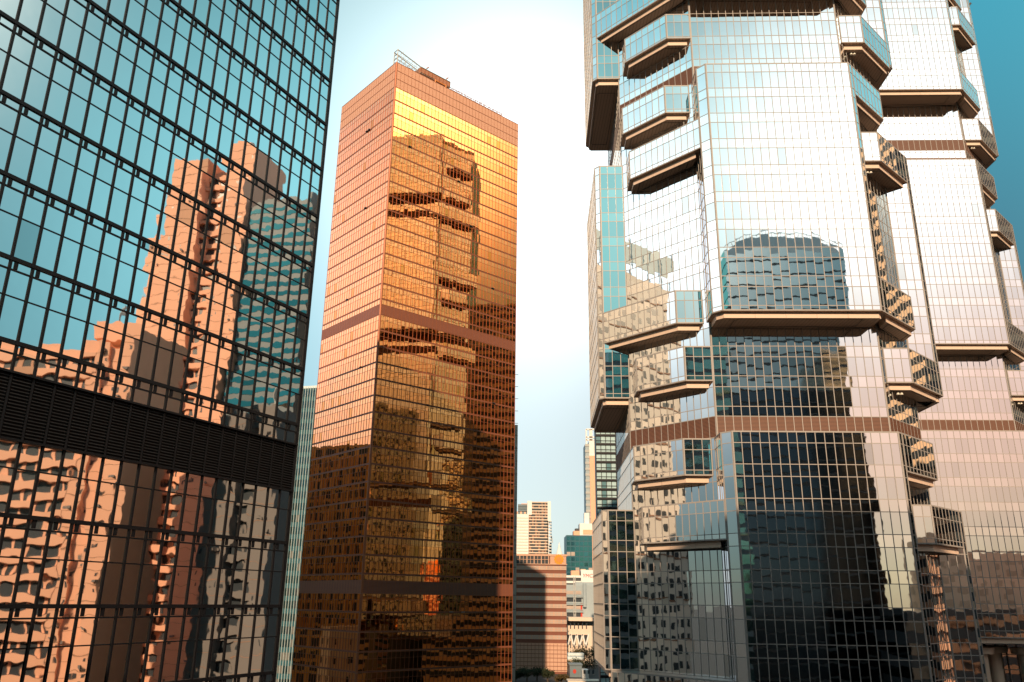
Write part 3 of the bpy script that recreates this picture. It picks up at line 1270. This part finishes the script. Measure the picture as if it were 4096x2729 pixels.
# YMCA hostel: text sign
def text_mesh(name, body_, size, mat, loc, rot, parent, shear=0.0):
    cu = bpy.data.curves.new(name, 'FONT')
    cu.body = body_
    cu.size = size
    cu.extrude = 0.06
    cu.shear = shear
    ob = bpy.data.objects.new(name, cu)
    COL.objects.link(ob)
    bpy.context.view_layer.update()
    me = bpy.data.meshes.new_from_object(ob)
    bpy.data.objects.remove(ob)
    me.materials.clear()
    me.materials.append(M[mat])
    o2 = bpy.data.objects.new(name, me)
    COL.objects.link(o2)
    root = parent
    o2.parent = parent
    o2.rotation_euler = rot
    o2.location = Vector(loc) - Vector(root.location)
    return o2


Y = 520
x0, x1 = at(r(708), 2300, Y).x, at(r(812), 2300, Y).x
root = thing('hostel_building', (x0, Y, 0), 'white and grey building carrying a red-lettered white sign block on its roof', 'building')
mb = MB()
zb, zt = at(2330, q(832), Y).z, at(2330, q(719), Y).z
mb.box((x0, Y, zb-30), (x1-x0, 0, 0), (0, 10, 0), Z*(zt-zb+30), 'white_paint')
mb.build('sign_block', root)
sz = (at(2330, q(741), Y).z-at(2330, q(775), Y).z)*1.12
text_mesh('sign_lettering', 'YMCA', sz, 'red_paint', (at(r(718), 2300, Y).x, Y-0.1, at(2330, q(775), Y).z), (R_(90), 0, 0), root, 0.18)
mb = MB()
xl = at(r(636), 2300, Y).x
zm = at(2330, q(765), Y).z
mb.box((xl-20, Y+2, 0), (x0-xl+20, 0, 0), (0, 20, 0), Z*zm, 'dark_grey')
for k in range(3):
    mb.box((xl-20, Y+1.6, zm-1.0-k*3.3), (x0-xl+20, 0, 0), (0, .5, 0), Z*1.3, 'white_paint')
mb.box((xl, Y+2, zm), (5, 0, 0), (0, 9, 0), Z*3.2, 'pink_tile')
mb.box((xl+6, Y+3, zm), (3, 0, 0), (0, 9, 0), Z*4.2, 'pink_tile')
mb.build('wall', root)

# grey blue building with latticed balconies
Y = 480
xl, xm, xr = at(r(590), 2300, Y).x, at(r(748), 2300, Y).x, at(r(850), 2300, Y).x
zt = at(2330, q(832), Y).z
root = thing('latticed_building', (xl, Y, 0), 'grey-blue building with latticed balcony fronts and a red drainpipe', 'building')
mb = MB()
mb.box((xl, Y, 0), (xr-xl, 0, 0), (0, 25, 0), Z*zt, 'lattice_grey')
mb.box((xl+6, Y+2, zt), (12, 0, 0), (0, 9, 0), Z*1.5, 'lattice_grey')
mb.build('wall', root)
z = zt-3
for k in range(10):
    mb = MB()
    mb.box((xl, Y-.2, z-2.2), (xm-xl-3, 0, 0), (0, .3, 0), Z*1.9, 'dark_window' if k % 2 else 'grey_window')
    mb.box((xl, Y-1.2, z-3.9), (xm-xl-2, 0, 0), (0, 1.3, 0), Z*0.5, 'lattice_grey')
    nn = 12
    for i in range(nn):
        xa = xl + (xm-xl-2)*i/nn
        xb = xl + (xm-xl-2)*(i+1)/nn
        mb.beam((xa, Y-1.2, z-3.5), (xb, Y-1.2, z-2.3), 0.16, 'lattice_grey')
        mb.beam((xb, Y-1.2, z-3.5), (xa, Y-1.2, z-2.3), 0.16, 'lattice_grey')
    mb.build('balcony', root)
    z -= 4.0
mb = MB()
mb.box((xm-3.5, Y-.6, 0), (.9, 0, 0), (0, .6, 0), Z*(zt-10), 'red_paint')
mb.cyl((xm-1.2, Y-1.0), 1.0, 1.0, zt-12, zt+.8, 'lattice_grey', 12)
mb.build('drainpipe', root)
mb = MB()
for k in range(7):
    za = at(2300, q(770), Y-12).z - k*3.2
    mb.beam((at(r(638), 2300, Y).x, Y-12, za), (at(r(652), 2300, Y).x, Y-12, za-3.2), 0.22, 'steel')
    mb.beam((at(r(652), 2300, Y).x, Y-12, za), (at(r(638), 2300, Y).x, Y-12, za-3.2), 0.22, 'steel')
for px in (638, 652):
    mb.beam((at(r(px), 2300, Y).x, Y-12, 0), (at(r(px), 2300, Y).x, Y-12, at(2300, q(770), Y-12).z), 0.3, 'steel')
o = mb.build('lattice_mast', origin=(at(r(645), 2300, Y).x, Y-12, 0))
tag(o, 'grey steel lattice mast beside the brick-banded block', 'mast')

# white framed building with cross bracing
Y = 460
xl, xm, xr = at(r(580), 2300, Y).x, at(r(757), 2300, Y).x, at(r(860), 2300, Y).x
zt, zb = at(2330, q(1082), Y).z, at(2330, q(1296), Y).z
root = thing('braced_white_building', (xl, Y, 0), 'low white sunlit building with cross braces under its windows', 'building')
mb = MB()
mb.box((xl, Y, 0), (xr-xl, 0, 0), (0, 25, 0), Z*(zt-4), 'cream')
mb.box((xl-2, Y-2, zt-1.6), (xr-xl+2, 0, 0), (0, 28, 0), Z*1.8, 'cream')
mb.build('wall', root)
for zc in (zt-5.6, zt-15.4, zt-20.4):
    mb = MB()
    for i in range(6):
        xa = xl + (xm-xl)*i/6
        mb.box((xa+.8, Y-.2, zc), ((xm-xl)/6-1.6, 0, 0), (0, .3, 0), Z*(3.6), 'dark_window')
    mb.build('window_row', root)
mb = MB()
for i in range(4):
    xa, xb = xl+(xm-xl)*i/4, xl+(xm-xl)*(i+1)/4
    xmid = (xa+xb)/2
    mb.box((xa+.8, Y-.15, zb+.5), (xb-xa-1.2, 0, 0), (0, .2, 0), Z*5.2, 'dark_window')
    mb.beam((xa, Y-.5, zb+6), (xmid, Y-.5, zb), 0.7, 'white_paint')
    mb.beam((xmid, Y-.5, zb), (xb, Y-.5, zb+6), 0.7, 'white_paint')
mb.build('cross_brace', root)

# low grey block with the red disc, white hut, canopy roofs
Y = 385
xa, xb = at(r(617), 2300, Y).x, at(r(706), 2300, Y).x
root = thing('grey_service_block', (xa, Y, 0), 'low dark grey block with a round red sign on its front', 'building')
mb = MB()
mb.box((xa, Y, 0), (xb-xa, 0, 0), (0, 10, 0), Z*at(2300, q(1440), Y).z, 'slate')
mb.box((xa-.3, Y-.3, at(2300, q(1440), Y).z), (xb-xa+.6, 0, 0), (0, 10.6, 0), Z*.4, 'slate')
mb.build('wall', root)
mb = MB()
c = at(r(659), q(1487), Y)
mb.face([(c.x+.75*math.cos(2*math.pi*i/24), Y-.12, c.z+.9*math.sin(2*math.pi*i/24)) for i in range(24)], 'red_paint')
mb.build('round_sign', root)
xa, xb = at(r(708), 2300, 380).x, at(r(754), 2300, 380).x
root = thing('white_hut', (xa, 380, 0), 'small white hut with dark windows beside the low grey block', 'hut')
mb = MB()
mb.box((xa, 380, 0), (xb-xa, 0, 0), (0, 8, 0), Z*at(2330, q(1476), 380).z, 'white_paint')
mb.build('wall', root)
mb = MB()
for k in range(3):
    mb.box((xa+.5+k*1.9, 379.9, at(2330, q(1505), 380).z), (.9, 0, 0), (0, .1, 0), Z*1.6, 'dark_window')
mb.build('window', root)
for k, (py, Yc, w0, w1, lb) in enumerate(((1370, 430, 640, 722, 'upper pale footbridge roof among the dark trees'), (1398, 420, 640, 722, 'lower pale footbridge roof among the dark trees'))):
    xa, xb = at(r(w0), 2300, Yc).x, at(r(w1), 2300, Yc).x
    z = at(2330, q(py), Yc).z
    root = thing('footbridge', (xa, Yc, 0), lb, 'footbridge')
    mb = MB()
    mb.box((xa-8, Yc, z), (xb-xa+8, 0, 0), (0, 5, 0), Z*1.2, 'pale_concrete')
    mb.build('roof', root)
    mb = MB()
    for t in range(4):
        mb.box((xa-6+t*(xb-xa+4)/3, Yc+2, 0), (.6, 0, 0), (0, .6, 0), Z*z, 'pale_concrete')
    mb.build('pillar', root)
# sunlit canopy at the very bottom
xa = at(r(600), 2300, 340).x
root = thing('street_canopy', (xa, 340, 0), 'flat sunlit canopy roof at the foot of the brick-banded block', 'canopy')
mb = MB()
z = at(2300, 2722, 340).z
mb.box((xa, 338, z-.6), (22, 0, 0), (0, 9, 0), Z*.6, 'cream')
mb.build('roof', root)
mb = MB()
for t in range(4):
    mb.box((xa+1+t*6.5, 340, 0), (.4, 0, 0), (0, .4, 0), Z*(z-.6), 'steel')
mb.build('post', root)


# ------------------------------------------------------------------ trees
def tree(label, x, y, h, rad, seed, mat='leaf', n=1500):
    rnd = random.Random(seed)
    root = thing('tree', (x, y, 0), label, 'tree', 'street trees at the foot of the far buildings')
    mb = MB()
    mb.cyl((x, y), 0.35, 0.2, 0, h*.55, 'bark', 8)
    for k in range(6):
        a = rnd.uniform(0, 6.28)
        mb.beam((x, y, h*(.35+.03*k)), (x+rad*.6*math.cos(a), y+rad*.6*math.sin(a), h*(.6+.05*k)), 0.16, 'bark')
    mb.build('trunk', root)
    mb = MB()
    cl = []
    for k in range(14):
        a, rr = rnd.uniform(0, 6.28), rad*math.sqrt(rnd.random())*.8
        cl.append((x+rr*math.cos(a), y+rr*math.sin(a), h*(.5+.42*rnd.random()*(1-.4*rr/rad)), rad*rnd.uniform(.25, .45)))
    for k in range(n):
        cx, cy, cz, cr_ = cl[rnd.randrange(len(cl))]
        d = Vector((rnd.gauss(0, 1), rnd.gauss(0, 1), rnd.gauss(0, .8))).normalized()*cr_*rnd.random()**.4
        c = Vector((cx, cy, cz)) + d
        s = rnd.uniform(.18, .42)
        qn = Quaternion((rnd.gauss(0, 1), rnd.gauss(0, 1), rnd.gauss(0, 1), rnd.gauss(0, 1))).normalized()
        pts = [c + qn @ Vector(v) for v in ((-s, 0, 0), (0, -s*.5, 0.05), (s, 0, 0), (0, s*.5, 0.05))]
        mb.face(pts, mat)
    mb.build('crown', root)


def ptree(label, px, ptop, Y, rad, seed, mat='leaf'):
    b = at(px, 2600, Y)
    z = at(px, ptop, Y).z
    tree(label, b.x, Y, max(4, z), rad, seed, mat)


ptree('dark round tree at the foot of the gold tower edge', r(215), q(1490), 360, 3.0, 1)
ptree('broad dark tree under the shaded half of the brick-banded block', r(300), q(1462), 360, 4.6, 2)
ptree('dark tree between the broad tree and the sunlit brick wall', r(375), q(1459), 364, 3.6, 3)
ptree('tall dark tree in front of the sunlit brick wall', r(455), q(1466), 360, 3.4, 4)
ptree('small bushy tree at the bottom of the sunlit brick wall', r(560), q(1522), 350, 3.0, 5, 'leaf_dry')
ptree('autumn-brown tree in front of the braced white building', r(690), q(1300), 445, 6.0, 6, 'leaf_dry')
ptree('dark tree beside the foot of the silver tower bay', r(770), q(1290), 440, 7.0, 7)
ptree('dark low tree behind the low grey block', r(660), q(1400), 415, 6.0, 8)
ptree('dark full tree above the white hut', r(750), q(1380), 400, 6.5, 9)


# ------------------------------------------------------------------ buildings beside and behind the viewer, seen in the mirror glass, and one added for its shade
def wall_windows(mb, p0, u, n, L, z0, z1, fh, bw, ww, wh, mat='dark_window', proud=0.03, skip=0.0):
    nb = int(L/bw)
    ww0 = ww
    z = z1-fh
    while z > z0:
        for i in range(nb):
            if random.random() < skip:
                continue
            ww = ww0*(1.0 if i % 3 else 0.62)
            q_ = p0 + u*(i*bw+(bw-ww)/2+(0.35 if i % 2 else -0.35)) + n*proud
            mb.face([(q_.x, q_.y, z+.9), ((q_+u*ww).x, (q_+u*ww).y, z+.9), ((q_+u*ww).x, (q_+u*ww).y, z+.9+wh), (q_.x, q_.y, z+.9+wh)], mat)
        z -= fh


def residential_tower(label, p0, u, ztop, wings, wallm, seed):
    """wings: list of (start, length, forward, kind) along u"""
    rnd = random.Random(seed)
    n = Vector((u.y, -u.x, 0))
    root = thing('residential_tower', (p0.x, p0.y, 0), label, 'building')
    walls, wins, bal = MB(), MB(), MB()
    for s, L, fw, kind, dz in wings:
        a = p0 + u*s + n*fw
        walls.box((a.x, a.y, 0), u*L, -n*(22+fw), Z*(ztop+dz), wallm if kind != 'glass' else 'slate')
        if kind == 'balcony':
            z = ztop+dz-4
            while z > 4:
                b = a + n*0.02
                bal.box((b.x, b.y, z-2.4), u*L, n*0.1, Z*2.3, 'dark_window')
                for t in range(int(L/3.4)):
                    w_ = b + u*(t*3.4+rnd.uniform(.2, 1.8))
                    bal.box((w_.x, w_.y, z-2.3), u*rnd.uniform(.4, 1.2), n*0.2, Z*2.2, wallm)
                c = a + n*1.1
                bal.box((c.x, c.y, z), u*L, -n*1.1, Z*1.7, wallm)
                z -= 4.1
        elif kind == 'glass':
            z = ztop+dz-1
            while z > 4:
                b = a + n*0.03
                bal.box((b.x, b.y, z-2.2), u*L, n*0.06, Z*1.5, 'green_mirror')
                z -= 3.2
        else:
            z = ztop+dz-3
            while z > 4:
                b = a + n*0.01
                bal.box((b.x, b.y, z), u*L, n*.05, Z*.10, 'brown_wall')
                if rnd.random() < .3:
                    b = a + u*rnd.uniform(0, L-1.2) + n*.02
                    bal.box((b.x, b.y, z+.5), u*.8, n*.5, Z*.6, 'grey_tile')
                z -= 3.3
            wall_windows(wins, a, u, n, L, 4, ztop+dz-2, 3.3, L/2.0, 0.75, 0.9, proud=0.04, skip=0.6)
    walls.box((p0+u*6-n*4).to_tuple()[:2]+(ztop,), u*9, -n*8, Z*5, wallm)
    walls.beam((p0.x+u.x*10-n.x*8, p0.y+u.y*10-n.y*8, ztop), (p0.x+u.x*10-n.x*8, p0.y+u.y*10-n.y*8, ztop+11), .5, 'steel')
    walls.build('wall', root)
    wins.build('window', root)
    bal.build('balcony', root)
    return root


# seen in the black block's glass
ub = azv(130)       # faces look left and back towards the street
residential_tower('tall pink-tiled apartment tower, out of frame to the right, mirrored in the black block', Vector((174, 107, 0)), ub, 168,
                  [(-22, 21.5, 0.0, 'glass', -16), (0, 9, 2.2, 'solid', 5), (9, 7.0, -1.0, 'balcony', -2), (16, 12.5, 2.6, 'solid', 0), (28.5, 6, 0.5, 'solid', -26)], 'pink_tile', 11)
residential_tower('lower pink apartment block with long balconies, out of frame to the right', Vector((134, 73, 0)), azv(140), 90,
                  [(0, 4, 1.5, 'solid', 3), (4, 3.5, 0, 'solid', -3), (7.5, 3, 1, 'solid', -2), (10.5, 34, 0, 'balcony', -2)], 'pink_tile', 12)
residential_tower('grey apartment block in the shade, out of frame to the right', Vector((122, 104, 0)), azv(118), 72,
                  [(0, 7, 0, 'solid', 0), (7, 5, -1.5, 'balcony', -4), (12, 8, 0.8, 'solid', 3)], 'grey_tile', 13)


def simple_block(name, label, p0, u, L, depth, ztop, wallm, fh, bw, ww, wh, winm='dark_window', bands=False):
    n = Vector((u.y, -u.x, 0))
    root = thing(name, (p0.x, p0.y, 0), label, 'building')
    mb = MB()
    mb.box((p0.x, p0.y, 0), u*L, -n*depth, Z*ztop, wallm)
    mb.build('wall', root)
    mb = MB()
    if bands:
        z = ztop-fh
        top_m = winm
        while z > 2:
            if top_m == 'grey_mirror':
                winm = 'glare_mirror' if z > ztop-19 else ('grey_mirror' if z > ztop-42 else 'night_mirror')  # tints step paler towards the top: glare put into the glass colour
            q_ = p0 + n*0.02
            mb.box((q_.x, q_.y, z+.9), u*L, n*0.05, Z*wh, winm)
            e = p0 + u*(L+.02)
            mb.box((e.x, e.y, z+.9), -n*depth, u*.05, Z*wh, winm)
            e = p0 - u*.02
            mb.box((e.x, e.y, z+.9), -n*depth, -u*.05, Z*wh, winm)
            z -= fh
    else:
        wall_windows(mb, p0, u, n, L, 3, ztop-1, fh, bw, ww, wh, winm)
        e = p0 + u*(L)
        wall_windows(mb, e, -n, u, depth, 3, ztop-1, fh, bw, ww, wh, winm)
        e2 = p0 - n*depth
        wall_windows(mb, e2, n, -u, depth, 3, ztop-1, fh, bw, ww, wh, winm)
    mb.build('window', root)
    return root, n


# beige punched-window hotel mirrored in the left faces of the nearer silver tower
uD = azv(42)
root, n = simple_block('punched_window_block', 'beige block with square punched windows, mirrored in the nearer silver tower', Vector((-118, 77, 0)), uD, 40, 30, 124, 'beige_wall', 3.5, 3.4, 1.7, 1.9)
mb = MB()
for i in range(9):
    p = Vector((-118, 77, 0)) + uD*(2+i*4.4)
    mb.beam((p.x, p.y, 124), (p.x, p.y, 136), .3, 'pale_concrete')
p = Vector((-118, 77, 0)) + uD*1
mb.box((p.x, p.y, 128), uD*38, -n*.3, Z*6.5, 'pale_concrete')
mb.build('roof_sign_board', root)
mb = MB()
p = Vector((-118, 77, 0)) + n*0.02
for k in range(11):
    mb.box((p.x, p.y, 12+k*10.5), uD*40, n*.18, Z*.35, 'brown_wall')
mb.build('ledge', root)
# colonnaded ochre block mirrored at the foot of the gold tower's left face
uC = azv(-14)
p = Vector((-128, 182, 0))
root, n = simple_block('colonnaded_block', 'ochre block with tall piers, out of frame to the left, mirrored in the gold tower', p, uC, 60, 25, 82, 'ochre_wall', 3.6, 2.2, 1.6, 2.6)
mb = MB()
for i in range(28):
    a = p + uC*(i*2.2) + n*0.05
    mb.box((a.x, a.y, 22), uC*.55, n*.5, Z*56, 'ochre_wall')
mb.build('pier', root)
# dark slim tower behind the viewer, mirrored in the silver tower's front
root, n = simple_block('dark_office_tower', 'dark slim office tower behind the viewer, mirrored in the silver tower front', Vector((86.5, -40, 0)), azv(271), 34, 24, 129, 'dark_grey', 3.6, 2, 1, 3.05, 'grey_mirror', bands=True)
mb = MB()
uA = azv(271)
prof = []
for i in range(33):
    f = i/32
    prof.append((Vector((86.5, -40.5, 0)) + uA*(34*f), 129.6 + 5.0*math.sin(math.pi*f)**0.7))
for (a, za), (b, zb_) in zip(prof[:-1], prof[1:]):
    mb.face([(a.x, a.y, 128), (a.x, a.y, za), (b.x, b.y, zb_), (b.x, b.y, 128)], 'pale_concrete')
    mb.face([(a.x, a.y, za), (a.x, a.y-12, za), (b.x, b.y-12, zb_), (b.x, b.y, zb_)], 'pale_concrete')
    mb.face([(a.x, a.y-12, 128), (b.x, b.y-12, 128), (b.x, b.y-12, zb_), (a.x, a.y-12, za)], 'pale_concrete')
    mb.beam((a.x, a.y, za+1.1), (b.x, b.y, zb_+1.1), .16, 'steel')
    mb.beam((a.x, a.y, za), (a.x, a.y, za+1.1), .1, 'steel')
mb.build('roof_crown', root)
# office slab with long bands mirrored in the gold tower's right face
simple_block('banded_slab', 'brown office slab with long window bands, out of frame to the right, mirrored in the gold tower', Vector((150, 198, 0)), azv(185), 60, 24, 158, 'ochre_pale', 3.7, 2, 1, 1.9, 'dark_window', bands=True)

# teal tower right behind the viewer, brown office further right, low dark podium: all seen only in the mirror glass
simple_block('teal_office_tower', 'teal glass office tower behind the viewer, mirrored in the silver tower bays', Vector((49, -22, 0)), azv(270), 46, 24, 101, 'slate', 3.6, 2, 1, 2.4, 'green_mirror', bands=True)
simple_block('brown_office_block', 'brown hazy office block behind the viewer, mirrored in the farther silver tower', Vector((215, -42, 0)), azv(270), 112, 24, 50, 'hazy_brown', 3.7, 4.8, 2.6, 1.9, 'hazy_window')
simple_block('dark_podium', 'low dark podium behind the viewer along the street', Vector((230, -12, 0)), azv(270), 150, 20, 31, 'dark_grey', 5, 2.4, 1.2, 2.4, 'dark_mirror', bands=True)
simple_block('brick_apartment_block', 'brick apartment block behind the viewer, mirrored in the lowest silver bay', Vector((4, -30, 0)), azv(270), 60, 24, 66, 'brown_wall', 3.4, 3.0, 1.4, 1.7, 'dark_window')
simple_block('sunlit_annex', 'low sunlit cream annex mirrored as an amber patch low in the gold tower', Vector((-121, 186, 0)), azv(38), 16, 8, 24, 'cream', 5, 4, 1.2, 1.6)
simple_block('shade_caster_block', 'unseen grey block added to shade the lower part of the beige block', Vector((-84, -12, 0)), azv(270), 90, 24, 98, 'grey_tile', 3.6, 2.8, 1.5, 1.8)  # added out of view to throw shade on the beige block's lower storeys
